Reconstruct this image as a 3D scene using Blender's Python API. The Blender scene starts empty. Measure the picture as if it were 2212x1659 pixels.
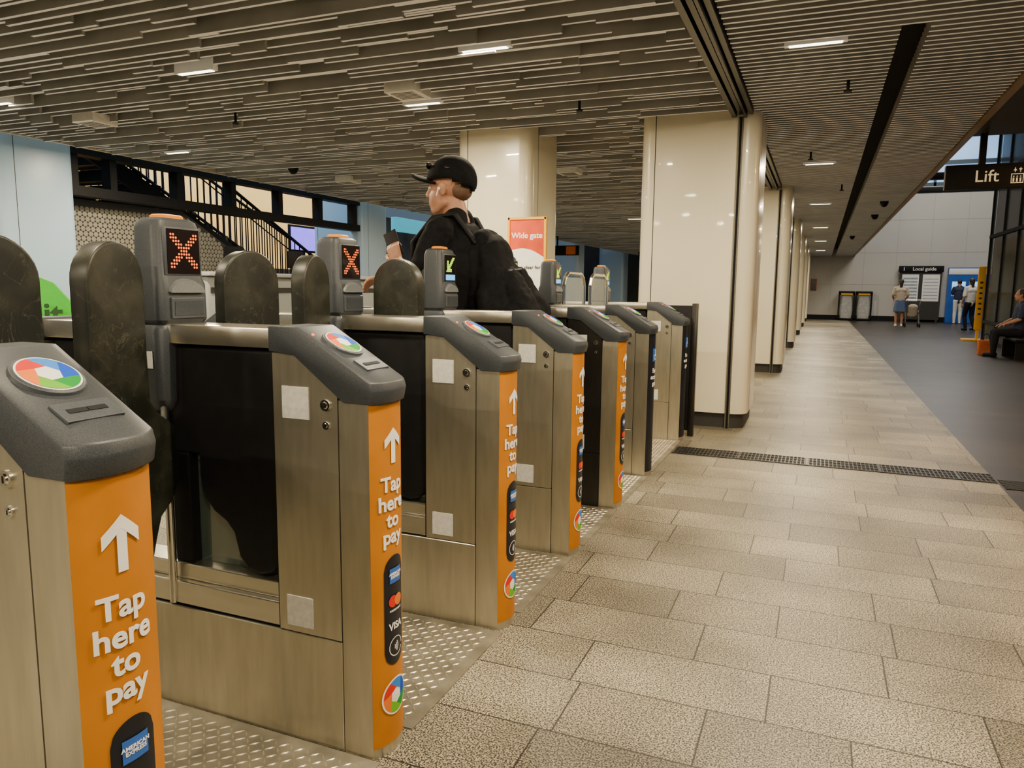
import bpy, bmesh, math, random
from mathutils import Vector, Matrix
random.seed(7)
COL=bpy.context.scene.collection
V=Vector
K=.923   # overall metric scale applied at the end
# ------------------------------------------------------------------ materials
def M(name,col,rough=.5,metal=0,emit=None,es=0,noise=0,nscale=40,bump=0,alpha=1,stretch=(1,1,1),coat=0,spec=.5):
    m=bpy.data.materials.new(name); m.use_nodes=True
    nt=m.node_tree; b=nt.nodes["Principled BSDF"]
    b.inputs["Base Color"].default_value=(*col,1)
    b.inputs["Roughness"].default_value=rough
    b.inputs["Metallic"].default_value=metal
    b.inputs["Specular IOR Level"].default_value=spec
    if coat: b.inputs["Coat Weight"].default_value=coat
    if alpha<1: b.inputs["Alpha"].default_value=alpha
    if emit:
        b.inputs["Emission Color"].default_value=(*emit,1); b.inputs["Emission Strength"].default_value=es
    if noise or bump:
        tc=nt.nodes.new("ShaderNodeTexCoord"); mp=nt.nodes.new("ShaderNodeMapping"); mp.inputs["Scale"].default_value=stretch
        n=nt.nodes.new("ShaderNodeTexNoise"); n.inputs["Scale"].default_value=nscale; n.inputs["Detail"].default_value=4
        nt.links.new(tc.outputs["Object"],mp.inputs[0]); nt.links.new(mp.outputs[0],n.inputs["Vector"])
        if noise:
            r=nt.nodes.new("ShaderNodeMapRange"); r.inputs[1].default_value=.3; r.inputs[2].default_value=.7
            r.inputs[3].default_value=1-noise; r.inputs[4].default_value=1+noise
            s=nt.nodes.new("ShaderNodeVectorMath"); s.operation='SCALE'; s.inputs[0].default_value=col
            nt.links.new(n.outputs[0],r.inputs[0]); nt.links.new(r.outputs[0],s.inputs["Scale"])
            nt.links.new(s.outputs[0],b.inputs["Base Color"])
        if bump:
            bp=nt.nodes.new("ShaderNodeBump"); bp.inputs["Strength"].default_value=bump; bp.inputs["Distance"].default_value=.01
            nt.links.new(n.outputs[0],bp.inputs["Height"]); nt.links.new(bp.outputs[0],b.inputs["Normal"])
    return m
STEEL=M("brushed_steel",(.56,.52,.41),.33,.90,noise=.09,nscale=7,stretch=(6,6,.8))
STEELH=M("brushed_steel_rail",(.68,.64,.54),.27,.92,noise=.06,nscale=9,stretch=(.7,6,6))
STEELD=M("dark_steel",(.035,.032,.028),.3,.7,noise=.1,nscale=14,stretch=(6,6,.7))
CHROME=M("chrome",(.7,.68,.62),.18,1)
GREY=M("speckled_grey_plastic",(.040,.046,.054),.42,noise=.55,nscale=650,spec=.4)
GREYM=M("mid_grey_plastic",(.058,.066,.077),.42,noise=.3,nscale=500,spec=.4)
ORANGE=M("orange_panel",(.47,.165,.004),.5,noise=.12,nscale=6,spec=.25)
NAVY=M("dark_navy_panel",(.010,.011,.016),.4,noise=.1,nscale=8,spec=.3)
WHITE=M("white_vinyl",(.85,.83,.78),.5,noise=.04,nscale=20)
STICK=M("white_sticker",(.62,.61,.57),.5,noise=.12,nscale=60)
BLACK=M("matt_black",(.007,.007,.008),.6,noise=.2,nscale=20,spec=.2)
GLASS=M("smoky_glass",(.12,.15,.13),.08,alpha=.3,noise=.05,nscale=3)
GGLASS=M("gate_glass",(.10,.14,.125),.15,alpha=.55,noise=.05,nscale=3)
CGLASS=M("clear_glass",(.5,.55,.5),.06,alpha=.22,noise=.05,nscale=3)
DISP=M("display_black",(.01,.006,.006),.2,noise=.05,nscale=3)
RED=M("led_red",(.6,.08,.01),.5,emit=(1,.13,.01),es=2.4,noise=.01)
GRN=M("led_green",(.3,.6,.02),.5,emit=(.50,.9,.02),es=1.7,noise=.01)
AMB=M("amber_lamp",(.8,.27,.004),.4,emit=(1,.33,.01),es=.2,noise=.05)
LBL=M("display_blue",(.1,.4,.9),.4,emit=(.1,.5,1),es=1.2,noise=.02)
def D(n,c): return M(n,c,.6,noise=.03,spec=.15)
C_RED=D("disc_red",(.62,.025,.01)); C_OR=D("disc_orange",(.75,.17,.01))
C_LIME=D("disc_lime",(.14,.42,.015)); C_GR=D("disc_green",(.01,.26,.03))
C_BL=D("disc_blue",(.005,.07,.55)); C_LB=D("disc_light_blue",(.04,.22,.68))
AMEX=M("card_blue",(.02,.11,.45),.4,noise=.03)
CREAM=M("cream_column_panel",(.76,.69,.515),.28,noise=.05,nscale=1.2,coat=.3)
BLUEW=M("pale_column_panel",(.42,.58,.74),.35,noise=.04,nscale=1.2)
SEAM=M("seam_dark",(.03,.028,.025),.6,noise=.1)
SLATU=M("slat_underside_glow",(.92,.89,.81),.45,emit=(1,.93,.80),es=.075,noise=.03,nscale=2)  # faint emission stands in for floor bounce light on the slat undersides
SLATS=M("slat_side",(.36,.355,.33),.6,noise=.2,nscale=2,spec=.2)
PLEN=M("plenum_black",(.012,.012,.011),.9,noise=.1)
FIX=M("lamp_diffuser",(1,1,.95),.5,emit=(1,.92,.7),es=9,noise=.01)
WALLW=M("white_wall_panel",(.47,.45,.41),.5,noise=.04,nscale=.7)
DARKW=M("dark_wall",(.05,.045,.04),.6,noise=.25,nscale=1)
YEL=M("yellow_paint",(.80,.40,.01),.4,noise=.05)
YWALL=M("yellow_wall_glow",(.8,.6,.25),.6,emit=(1,.50,.08),es=1.25,noise=.25,nscale=1.5)  # emission stands in for warm light falling on the wall
TEAL=M("teal_panel",(.05,.35,.45),.4,emit=(.08,.6,.8),es=.6,noise=.05)
PURP=M("purple_screen",(.2,.1,.7),.3,emit=(.25,.15,1),es=2.0,noise=.6,nscale=3)
GREENP=M("green_poster",(.06,.55,.02),.45,noise=.05)
HEX=M("hex_tile",(.30,.28,.22),.5,noise=.1,nscale=6)
SKIN=M("skin",(.47,.225,.135),.5,noise=.06,nscale=12)
CLOTHB=M("black_cloth",(.006,.006,.007),.85,noise=.3,nscale=60,bump=.2,spec=.15)
CLOTHP=M("dark_trousers",(.012,.012,.016),.85,noise=.3,nscale=60,spec=.2)
HAIR=M("dark_hair",(.03,.02,.014),.6,noise=.4,nscale=120); HAIRS=M("cropped_hair",(.14,.075,.045),.7,noise=.3,nscale=160)
BEIGE=M("beige_cloth",(.5,.42,.32),.8,noise=.1); DENIM=M("denim",(.06,.1,.2),.8,noise=.2)
WCLOTH=M("white_cloth",(.7,.68,.62),.8,noise=.08); NAVYC=M("navy_cloth",(.02,.03,.07),.8,noise=.2)
BLUEK=M("blue_machine",(.015,.08,.32),.4,emit=(.02,.12,.5),es=.1,noise=.2,nscale=2)
REDM=M("red_paint",(.5,.03,.02),.4,noise=.05)
BAG=M("clear_bag",(.6,.6,.58),.3,alpha=.5,noise=.2,nscale=12)
def rubber():
    m=bpy.data.materials.new("scuffed_black_rubber"); m.use_nodes=True; nt=m.node_tree; b=nt.nodes["Principled BSDF"]; L=nt.links.new
    tc=nt.nodes.new("ShaderNodeTexCoord")
    n=nt.nodes.new("ShaderNodeTexNoise"); n.inputs["Scale"].default_value=6; n.inputs["Detail"].default_value=8; n.inputs["Distortion"].default_value=2.5; L(tc.outputs["Object"],n.inputs["Vector"])
    s=nt.nodes.new("ShaderNodeMath"); s.operation='SUBTRACT'; s.inputs[1].default_value=.5; L(n.outputs[0],s.inputs[0])
    a=nt.nodes.new("ShaderNodeMath"); a.operation='ABSOLUTE'; L(s.outputs[0],a.inputs[0])
    r=nt.nodes.new("ShaderNodeMapRange"); r.inputs[1].default_value=0; r.inputs[2].default_value=.006; r.inputs[3].default_value=.6; r.inputs[4].default_value=0; L(a.outputs[0],r.inputs[0])
    n2=nt.nodes.new("ShaderNodeTexNoise"); n2.inputs["Scale"].default_value=9; n2.inputs["Detail"].default_value=5; L(tc.outputs["Object"],n2.inputs["Vector"])
    r2=nt.nodes.new("ShaderNodeMapRange"); r2.inputs[1].default_value=.45; r2.inputs[2].default_value=.75; r2.inputs[3].default_value=0; r2.inputs[4].default_value=.3; L(n2.outputs[0],r2.inputs[0])
    ad=nt.nodes.new("ShaderNodeMath"); ad.operation='MAXIMUM'; L(r.outputs[0],ad.inputs[0]); L(r2.outputs[0],ad.inputs[1])
    mx=nt.nodes.new("ShaderNodeMix"); mx.data_type='RGBA'; mx.inputs["A"].default_value=(.011,.0125,.009,1); mx.inputs["B"].default_value=(.10,.095,.068,1); L(ad.outputs[0],mx.inputs["Factor"])
    L(mx.outputs["Result"],b.inputs["Base Color"]); b.inputs["Roughness"].default_value=.4; b.inputs["Specular IOR Level"].default_value=.4
    return m
RUBBER=rubber()

def floor_mat(name,c1,c2,mort,bw,rh,off,speck,rough,patch=.22,spec=.35,sp=190):
    m=bpy.data.materials.new(name); m.use_nodes=True; nt=m.node_tree; b=nt.nodes["Principled BSDF"]; L=nt.links.new
    g=nt.nodes.new("ShaderNodeTexCoord"); mp=nt.nodes.new("ShaderNodeMapping"); mp.inputs["Location"].default_value=(.08,-.135,0)
    P=g.outputs["Object"]
    L(P,mp.inputs[0])
    br=nt.nodes.new("ShaderNodeTexBrick"); br.inputs["Scale"].default_value=1
    br.inputs["Brick Width"].default_value=bw; br.inputs["Row Height"].default_value=rh
    br.inputs["Mortar Size"].default_value=.0032; br.inputs["Mortar Smooth"].default_value=.3
    br.offset=off; br.offset_frequency=2; br.squash=.66; br.squash_frequency=3
    br.inputs["Color1"].default_value=(*c1,1); br.inputs["Color2"].default_value=(*c2,1); br.inputs["Mortar"].default_value=(*mort,1)
    L(mp.outputs[0],br.inputs["Vector"])
    def nz(sc,det,a,b_,lo,hi):
        n=nt.nodes.new("ShaderNodeTexNoise"); n.inputs["Scale"].default_value=sc; n.inputs["Detail"].default_value=det; L(P,n.inputs["Vector"])
        r=nt.nodes.new("ShaderNodeMapRange"); r.inputs[1].default_value=a; r.inputs[2].default_value=b_; r.inputs[3].default_value=lo; r.inputs[4].default_value=hi
        L(n.outputs[0],r.inputs[0]); return r.outputs[0]
    r1=nz(sp,1,.42,.58,1-speck,1+speck); r2=nz(1.2,6,.35,.65,1-patch,1+patch*.9); r3=nz(80,2,.35,.65,.74,1.25)
    mu=nt.nodes.new("ShaderNodeMath"); mu.operation='MULTIPLY'; L(r1,mu.inputs[0]); L(r2,mu.inputs[1])
    mu2=nt.nodes.new("ShaderNodeMath"); mu2.operation='MULTIPLY'; L(mu.outputs[0],mu2.inputs[0]); L(r3,mu2.inputs[1])
    s=nt.nodes.new("ShaderNodeVectorMath"); s.operation='SCALE'; L(br.outputs["Color"],s.inputs[0]); L(mu2.outputs[0],s.inputs["Scale"])
    L(s.outputs[0],b.inputs["Base Color"]); b.inputs["Roughness"].default_value=rough; b.inputs["Specular IOR Level"].default_value=spec
    return m
FLOOR=floor_mat("granite_tile",(.235,.208,.150),(.135,.119,.086),(.022,.019,.014),.62,.3,.42,.85,.45,.38,.38)
FLOORD=floor_mat("dark_stone_tile",(.032,.024,.018),(.020,.016,.013),(.010,.009,.008),.6,.3,.5,.3,.38,.3,.3)

# ------------------------------------------------------------------ mesh helpers
def fin(bm,name,mats,smooth=None,recalc=True):
    if recalc: bmesh.ops.recalc_face_normals(bm,faces=bm.faces)
    me=bpy.data.meshes.new(name); bm.to_mesh(me); bm.free()
    for m in (mats if isinstance(mats,(list,tuple)) else [mats]): me.materials.append(m)
    if smooth is not None:
        for p in me.polygons: p.use_smooth=True
        me.set_sharp_from_angle(angle=math.radians(smooth))
    return me
def O(name,me,parent=None,loc=(0,0,0),rot=(0,0,0),label=None,cat=None,group=None,kind=None,scale=None):
    o=bpy.data.objects.new(name,me); COL.objects.link(o); o.location=loc; o.rotation_euler=rot
    if scale: o.scale=scale
    if parent: o.parent=parent
    if label: o["label"]=label
    if cat: o["category"]=cat
    if group: o["group"]=group
    if kind: o["kind"]=kind
    return o
def box(bm,x0,x1,y0,y1,z0,z1,mi=0,bev=0,seg=2):
    vs=[bm.verts.new((x,y,z)) for x in (x0,x1) for y in (y0,y1) for z in (z0,z1)]
    fs=[bm.faces.new([vs[i] for i in f]) for f in ((0,1,3,2),(4,6,7,5),(0,4,5,1),(2,3,7,6),(0,2,6,4),(1,5,7,3))]
    for f in fs: f.material_index=mi
    if bev:
        es=set(e for f in fs for e in f.edges)
        r=bmesh.ops.bevel(bm,geom=list(es),offset=bev,segments=seg,affect='EDGES',profile=.5)
        for f in r['faces']: f.material_index=mi
def boxm(name,x0,x1,y0,y1,z0,z1,mat,bev=0,seg=2):
    bm=bmesh.new(); box(bm,x0,x1,y0,y1,z0,z1,0,bev,seg); return fin(bm,name,mat,35 if bev else None)
def prism(bm,pts,h0,h1,axis='z',mi=0):
    def P(a,b,h):
        return (a,b,h) if axis=='z' else ((a,h,b) if axis=='y' else (h,a,b))
    A=[bm.verts.new(P(a,b,h0)) for a,b in pts]; B=[bm.verts.new(P(a,b,h1)) for a,b in pts]
    n=len(pts); fs=[bm.faces.new(A[::-1]),bm.faces.new(B)]
    for i in range(n): fs.append(bm.faces.new((A[i],A[(i+1)%n],B[(i+1)%n],B[i])))
    for f in fs: f.material_index=mi
    return fs
def cyl(bm,a,b,r,n=14,r2=None,mi=0):
    a=V(a);b=V(b);d=(b-a).normalized(); s=d.orthogonal().normalized(); t=d.cross(s); r2=r if r2 is None else r2
    A=[bm.verts.new(a+(s*math.cos(q)+t*math.sin(q))*r) for q in [2*math.pi*i/n for i in range(n)]]
    B=[bm.verts.new(b+(s*math.cos(q)+t*math.sin(q))*r2) for q in [2*math.pi*i/n for i in range(n)]]
    fs=[bm.faces.new(A[::-1]),bm.faces.new(B)]+[bm.faces.new((A[i],A[(i+1)%n],B[(i+1)%n],B[i])) for i in range(n)]
    for f in fs: f.material_index=mi
def rrect(hx,hy,r,n=5):
    pts=[]
    for cx,cy,a0 in ((hx-r,hy-r,0),(-hx+r,hy-r,90),(-hx+r,-hy+r,180),(hx-r,-hy+r,270)):
        for i in range(n+1):
            a=math.radians(a0+90*i/n); pts.append((cx+r*math.cos(a),cy+r*math.sin(a)))
    return pts
def loft(bm,secs,mi=0,n=5):
    rings=[]
    for z,hx,hy,r,ox in secs:
        rings.append([bm.verts.new((x+ox,y,z)) for x,y in rrect(hx,hy,r,n)])
    for a,b in zip(rings,rings[1:]):
        m=len(a)
        for i in range(m): bm.faces.new((a[i],a[(i+1)%m],b[(i+1)%m],b[i])).material_index=mi
    bm.faces.new(rings[0][::-1]).material_index=mi; bm.faces.new(rings[-1]).material_index=mi
_tc={}
def text_me(txt,size,mat,off=0.0,ext=.0008,align='CENTER',sp=1.0,lsp=.9):
    k=(txt,size,mat.name,off,ext,align)
    if k in _tc: return _tc[k]
    cu=bpy.data.curves.new("lettering",'FONT'); cu.body=txt; cu.size=size; cu.extrude=ext; cu.offset=off; cu.align_x=align; cu.align_y='CENTER'
    cu.space_line=lsp; cu.resolution_u=4; cu.space_character=sp
    o=bpy.data.objects.new("tmp",cu); COL.objects.link(o); bpy.context.view_layer.update()
    dg=bpy.context.evaluated_depsgraph_get(); me=bpy.data.meshes.new_from_object(o.evaluated_get(dg))
    bpy.data.objects.remove(o); me.materials.clear(); me.materials.append(mat); me.name="lettering"; _tc[k]=me; return me
# ------------------------------------------------------------------ camera
R0=V((.9245,.3811,0)); U0=V((-.0492,.1193,.9917)); F=V((-.3779,.9168,-.1290))
R=(R0+.0105*U0).normalized(); F=F.normalized(); U=R.cross(F).normalized(); R=F.cross(U).normalized()
cam=bpy.data.cameras.new("camera"); co=bpy.data.objects.new("camera",cam); COL.objects.link(co)
cam.sensor_width=36; cam.sensor_fit='HORIZONTAL'; cam.lens=1600/2212*36; cam.clip_start=.02
mt=Matrix((R,U,-F)).transposed().to_4x4(); mt.translation=V((0,0,1.3*K)); co.matrix_world=mt
bpy.context.scene.camera=co
# ------------------------------------------------------------------ room
def S(name,me,**k): return O(name,me,kind="structure",**k)
S("floor",boxm("floor",-16,1.2,-6,38,-.1,0,FLOOR))
S("floor.001",boxm("floor",1.2,9,-6,38,-.1,0,FLOORD))
GRM=M("grate_metal",(.045,.042,.038),.4,.6,noise=.2)
bm=bmesh.new()
box(bm,-1.03,1.2,5.86,6.12,0.0,.002,1)
x=-1.02
while x<1.19:
    box(bm,x,x+.007,5.865,6.115,.002,.005,0); x+=.028
for y in (5.862,5.945,6.03,6.113): box(bm,-1.03,1.2,y,y+.007,.002,.006,0)
for i in range(5): box(bm,-1.03+i*.5,-1.015+i*.5,5.862,6.12,.002,.0065,0)
O("floor_drain_grate",fin(bm,"drain",[GRM,BLACK]),label="long narrow dark slotted drain grate set across the tiled floor",cat="drain grate")
bm=bmesh.new()
box(bm,1.22,3.6,5.7,5.98,0,.002,1)
for i in range(9): box(bm,1.22,3.6,5.71+i*.031,5.722+i*.031,.002,.006,0)
O("floor_drain_grate.001",fin(bm,"drain2",[GRM,BLACK]),label="dark metal drain grate set in the dark stone paving",cat="drain grate")
# ceiling slats
vs=[];fs=[];mi=[]
def sbox(x0,x1,y0,y1,z0,z1):
    b=len(vs)
    vs.extend([(x0,y0,z0),(x1,y0,z0),(x1,y1,z0),(x0,y1,z0),(x0,y0,z1),(x1,y0,z1),(x1,y1,z1),(x0,y1,z1)])
    fs.extend([(b,b+3,b+2,b+1),(b,b+1,b+5,b+4),(b+1,b+2,b+6,b+5),(b+2,b+3,b+7,b+6),(b+3,b,b+4,b+7)]); mi.extend([0,1,1,1,1])
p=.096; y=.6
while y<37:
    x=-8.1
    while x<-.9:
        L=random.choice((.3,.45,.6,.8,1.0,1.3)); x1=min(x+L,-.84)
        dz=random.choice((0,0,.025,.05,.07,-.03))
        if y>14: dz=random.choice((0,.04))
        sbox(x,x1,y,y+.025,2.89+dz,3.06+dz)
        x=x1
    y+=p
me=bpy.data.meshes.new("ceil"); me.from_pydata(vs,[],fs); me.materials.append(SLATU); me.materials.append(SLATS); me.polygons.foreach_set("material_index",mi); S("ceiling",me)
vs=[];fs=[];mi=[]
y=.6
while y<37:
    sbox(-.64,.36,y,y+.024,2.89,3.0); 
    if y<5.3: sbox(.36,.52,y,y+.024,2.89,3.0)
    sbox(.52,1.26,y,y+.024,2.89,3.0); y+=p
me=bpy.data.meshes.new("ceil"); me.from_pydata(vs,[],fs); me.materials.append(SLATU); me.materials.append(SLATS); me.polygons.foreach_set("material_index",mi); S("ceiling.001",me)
S("ceiling.002",boxm("plenum",-8.12,1.3,-6,37,3.2,3.4,PLEN))
S("trim_1",boxm("t",-8.16,-8.11,-2,37,2.88,3.4,M("edge_trim",(.55,.52,.45),.4,noise=.05)))
S("trim_2",boxm("t",1.27,1.33,-2,37,2.87,3.4,M("bronze_trim",(.30,.20,.10),.4,.3,noise=.05)))
bm=bmesh.new()
for a,b,z in ((-.83,-.79,2.84),(-.775,-.74,2.86),(-.72,-.70,2.83),(-.685,-.65,2.86)): box(bm,a,b,-2,37,z,3.1,0)
box(bm,-.84,-.64,-2,37,3.0,3.15,1); S("trim_3",fin(bm,"track",[M("track_metal",(.035,.033,.03),.35,.6,noise=.1),PLEN]))
S("ceiling.003",boxm("soffit",1.33,8,-6,9.3,2.93,3.1,M("dark_soffit",(.03,.022,.016),.5,noise=.15,nscale=2)))
bm=bmesh.new(); box(bm,-.9,7.4,37,37.2,0,5.8,0)
for x in (.4,1.7,3.0,4.3,5.6,6.9): box(bm,x,x+.012,36.995,37,0.3,5.8,1)
for z in (1.6,3.0,4.4,5.6): box(bm,-.9,7.4,36.995,37,z,z+.012,1)
S("wall_north",fin(bm,"wn",[WALLW,M("joint_grey",(.36,.34,.31),.6,noise=.05)]))
S("baseboard_north",boxm("bn",-.9,7.4,36.94,36.99,0,.22,BLACK))
S("wall_north_west",boxm("wnw",-16,-.9,37,37.2,0,4,DARKW))
S("wall_south",boxm("ws",-16,9,-6.2,-6,0,3.4,M("warm_grey_wall",(.55,.50,.42),.6,noise=.4,nscale=1)))
S("wall_west",boxm("ww",-16.2,-16,-6,37,0,4,M("west_wall",(.13,.12,.1),.6,noise=.4,nscale=1.2)))
S("wall_east",boxm("we",7.4,7.6,23,37,0,5.8,DARKW))
bm=bmesh.new()
for z in (5.8,6.7,7.8): box(bm,.8,8,37,37.15,z,z+.16,0)
for x in (1,2.6,4.2,5.8,7.3): box(bm,x,x+.1,37,37.12,5.8,8,0)
S("window_1",fin(bm,"win",[M("teal_frame",(.02,.06,.09),.4,noise=.1)]))
S("window_2",boxm("wg",.9,7.9,37.16,37.18,5.8,8,M("daylit_glazing",(.3,.5,.8),.2,emit=(.35,.60,1),es=.9,noise=.35,nscale=.8)))
for i,(yy,zz) in enumerate(((30,4.75),(25,4.55),(18,4.6))):
    O("atrium_beam" if i==0 else "atrium_beam.%03d"%i,boxm("beam",1.33,7.4,yy,yy+.35,zz,zz+.18,BLACK,.01),label="black steel beam spanning the tall atrium",cat="beam",group="atrium beams")
# shopfront
root=O("shopfront",None,loc=(4,9.4,0),label="dark framed glass shopfront beside the concourse",cat="shopfront")
bm=bmesh.new()
for i in range(10): box(bm,0,.08,i*1.5,i*1.5+.07,0,5.6,0)
for z in (0,.5,2.7,4.2,5.5): box(bm,-.01,.09,0,13.57,z,z+.08,0)
O("frame",fin(bm,"sf",BLACK),root)
O("glass",boxm("g",.03,.045,0,13.5,.05,5.5,GLASS),root)
bm=bmesh.new()
for i in range(9):
    for z in (.6,1.1,1.6,2.1): box(bm,1.0,1.5,i*1.5+.1,i*1.5+1.3,z,z+.03,0)
    for z in (.63,1.13,1.63,2.13):
        for k in range(6):
            hh=random.uniform(.15,.35); box(bm,1.05,1.3,i*1.5+.15+k*.19,i*1.5+.3+k*.19,z,z+hh,random.randint(1,3))
O("display_shelf",fin(bm,"sh",[STEELD,M("goods_warm",(.55,.22,.06),.6,emit=(1,.4,.1),es=.12,noise=.4,nscale=5),M("goods_pale",(.5,.45,.35),.6,noise=.4,nscale=5),M("goods_dark",(.06,.05,.08),.6,noise=.4,nscale=5)]),root)
O("back_wall",boxm("bw",3.2,3.3,0,13.5,0,5.6,DARKW),root)
O("end_wall",boxm("ew",.1,3.2,13.4,13.55,0,5.6,DARKW),root)
# ------------------------------------------------------------------ columns
TRK=M("track_steel",(.16,.15,.12),.35,.7,noise=.1)
def column(cx,cy,hx,hy,mat,label,slot=True,top=3.3):
    r=O("column",None,loc=(cx,cy,0),label=label,cat="column",group="concourse columns")
    bm=bmesh.new(); loft(bm,[(.14,hx,hy,.13,0),(top,hx,hy,.13,0)],0,6)
    O("cladding",fin(bm,"clad",mat,30),r)
    bm=bmesh.new(); loft(bm,[(0,hx-.03,hy-.03,.1,0),(.14,hx-.03,hy-.03,.1,0)],0,6); O("plinth",fin(bm,"pl",SEAM,30),r)
    O("panel_joint",boxm("pj",-hx+.14,-hx+.148,-hy-.001,-hy+.02,.14,top-.01,SEAM),r)
    O("panel_joint",boxm("pj",hx-.02,hx+.001,-hy+.232,-hy+.24,.14,top-.01,SEAM),r)
    if slot:
        bm=bmesh.new(); x=hx-.19
        for a in (0,.032): box(bm,x+a,x+a+.012,-hy-.028,-hy,0,top-.46,0)
        box(bm,x+.012,x+.032,-hy-.008,-hy,0,top-.46,1)
        O("door_track",fin(bm,"dt",[TRK,BLACK]),r)
for i,yc in enumerate((7.62,12.85,18.45,24.0,29.5,34.4)):
    column(-1.12 if i==0 else -.99,yc,.54 if i==0 else .5,.46,CREAM,"wide rounded cream panelled column with a dark vertical door track")
column(-3.20,7.62,.42,.46,CREAM,"rounded cream panelled column behind the ticket gates",False)
for yc in (6.07,13.2,20.3,27.4,34.5): column(-9.1,yc,.6,.5,BLUEW,"pale blue-white column lit by daylight beside the stairs",False,6)
# ------------------------------------------------------------------ ceiling fixtures
fix=[(-.125,5.375),(-2.17,4.73),(-4.43,4.46),(-6.9,4.6),(-3.3,5.9),(-.11,10.3),(-7.3,7.0),(-.1,1.6),(-2.2,1.4),(-4.4,1.5),
     (-.1,15),(-.1,20.5),(-.1,26),(-.1,32),(-2.2,11),(-5.5,12),(-4,17),(-3,23),(-5,30),(.6,-.6),(-.8,-2.2),(-3,-1.8),(.5,2.9),(-1.5,-4.3),(-5,-3.5)]
fm=boxm("fx",-.16,.16,-.02,.02,0,.05,FIX)
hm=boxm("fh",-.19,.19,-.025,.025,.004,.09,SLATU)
for i,(x,y) in enumerate(fix):
    r=O("ceiling_lamp",None,loc=(x,y,2.872),label="slim strip lamp glowing between ceiling slats",cat="lamp",group="ceiling strip lamps")
    O("diffuser",fm,r); O("housing",hm,r)
    l=bpy.data.lights.new("lamp",'AREA'); l.shape='RECTANGLE'; l.size=.32; l.size_y=.05; l.color=(1,.84,.58)
    l.energy=80 if y<11 else 100
    if y<3: l.energy=66
    if y<-1: l.energy=95
    O("light",l,r,loc=(0,0,-.006))
bm=bmesh.new(); box(bm,-.14,.14,-.14,.14,0,.09,0,.006); box(bm,-.02,.02,-.02,.02,.09,.37)
for i in range(6): box(bm,-.1,.1,-.1+i*.035,-.088+i*.035,-.002,.002,1)
vm=fin(bm,"vent",[WHITE,SEAM])
for x,y in ((-3.18,5.44),(-6.62,5.35),(-6.65,9.6),(-3.23,9.8)):
    O("ceiling_vent",vm,loc=(x,y,2.83),label="square white ceiling air vent box",cat="air vent",group="ceiling vents")
bm=bmesh.new(); bmesh.ops.create_uvsphere(bm,u_segments=16,v_segments=8,radius=.06); 
for v_ in bm.verts:
    if v_.co.z>0: v_.co.z*=.3
cyl(bm,(0,0,0),(0,0,.05),.07,18); cyl(bm,(0,0,.05),(0,0,.35),.02)
dm=fin(bm,"dome",[BLACK],40)
for x,y in ((-6.7,8.4),(.95,15),(.95,17.5),(.75,24)):
    O("security_camera",dm,loc=(x,y,2.85),label="small dark dome security camera on the ceiling",cat="camera",group="ceiling dome cameras")
bm=bmesh.new(); cyl(bm,(0,0,-.05),(0,0,.34),.012); cyl(bm,(0,0,-.055),(0,0,-.045),.03)
sm=fin(bm,"spr",[BLACK],40)
for x,y in ((-2.0,6.3),(-5.2,5.7),(.1,6.4),(-.2,9.5),(.2,12.5)):
    O("fire_sprinkler",sm,loc=(x,y,2.86),label="small dark fire sprinkler head below the slats",cat="sprinkler",group="ceiling sprinklers")

# ------------------------------------------------------------------ ticket gate meshes (local, x forward)
HW=.077; SAG=.027; RR=(HW*HW+SAG*SAG)/(2*SAG); CX=.764-(RR-SAG); HA=math.asin(HW/RR)
def arc(n=10,off=0,a0=-HA,a1=HA):
    return [(CX+(RR+off)*math.cos(a),(RR+off)*math.sin(a)) for a in [a0+(a1-a0)*i/n for i in range(n+1)]]
bm=bmesh.new(); prism(bm,[(.672,-HW)]+arc()+[(.672,HW)],0.0,1.0); ME_nose=fin(bm,"nose",STEEL,25)
bm=bmesh.new(); prism(bm,[(.458,.328),(.668,.328),(.668,1.012),(.534,1.118),(.458,1.118)],-HW,HW,'y'); ME_side=fin(bm,"side",STEEL)
bm=bmesh.new(); prism(bm,[(.45,.3),(.68,.3),(.68,1.0),(.53,1.1),(.45,1.1)],-HW+.006,HW-.006,'y'); prism(bm,[(-.45,.3),(-.68,.3),(-.68,1.0),(-.53,1.1),(-.45,1.1)],-HW+.006,HW-.006,'y'); box(bm,-.68,.68,-HW+.006,HW-.006,.0,.326); ME_core=fin(bm,"core",BLACK)
ME_base=boxm("base",-.668,.668,-HW,HW,0.0,.324,STEEL,.002,1)
bm=bmesh.new(); box(bm,-.455,.455,-HW+.008,HW-.008,.328,.40,0,.004); box(bm,-.455,.455,-HW+.03,HW-.03,.4,.45,0,.004); ME_ledge=fin(bm,"ledge",STEELH)
ME_rail=boxm("rail",-.456,.456,-HW+.004,HW-.004,1.128,1.184,STEELH,.005)
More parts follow.
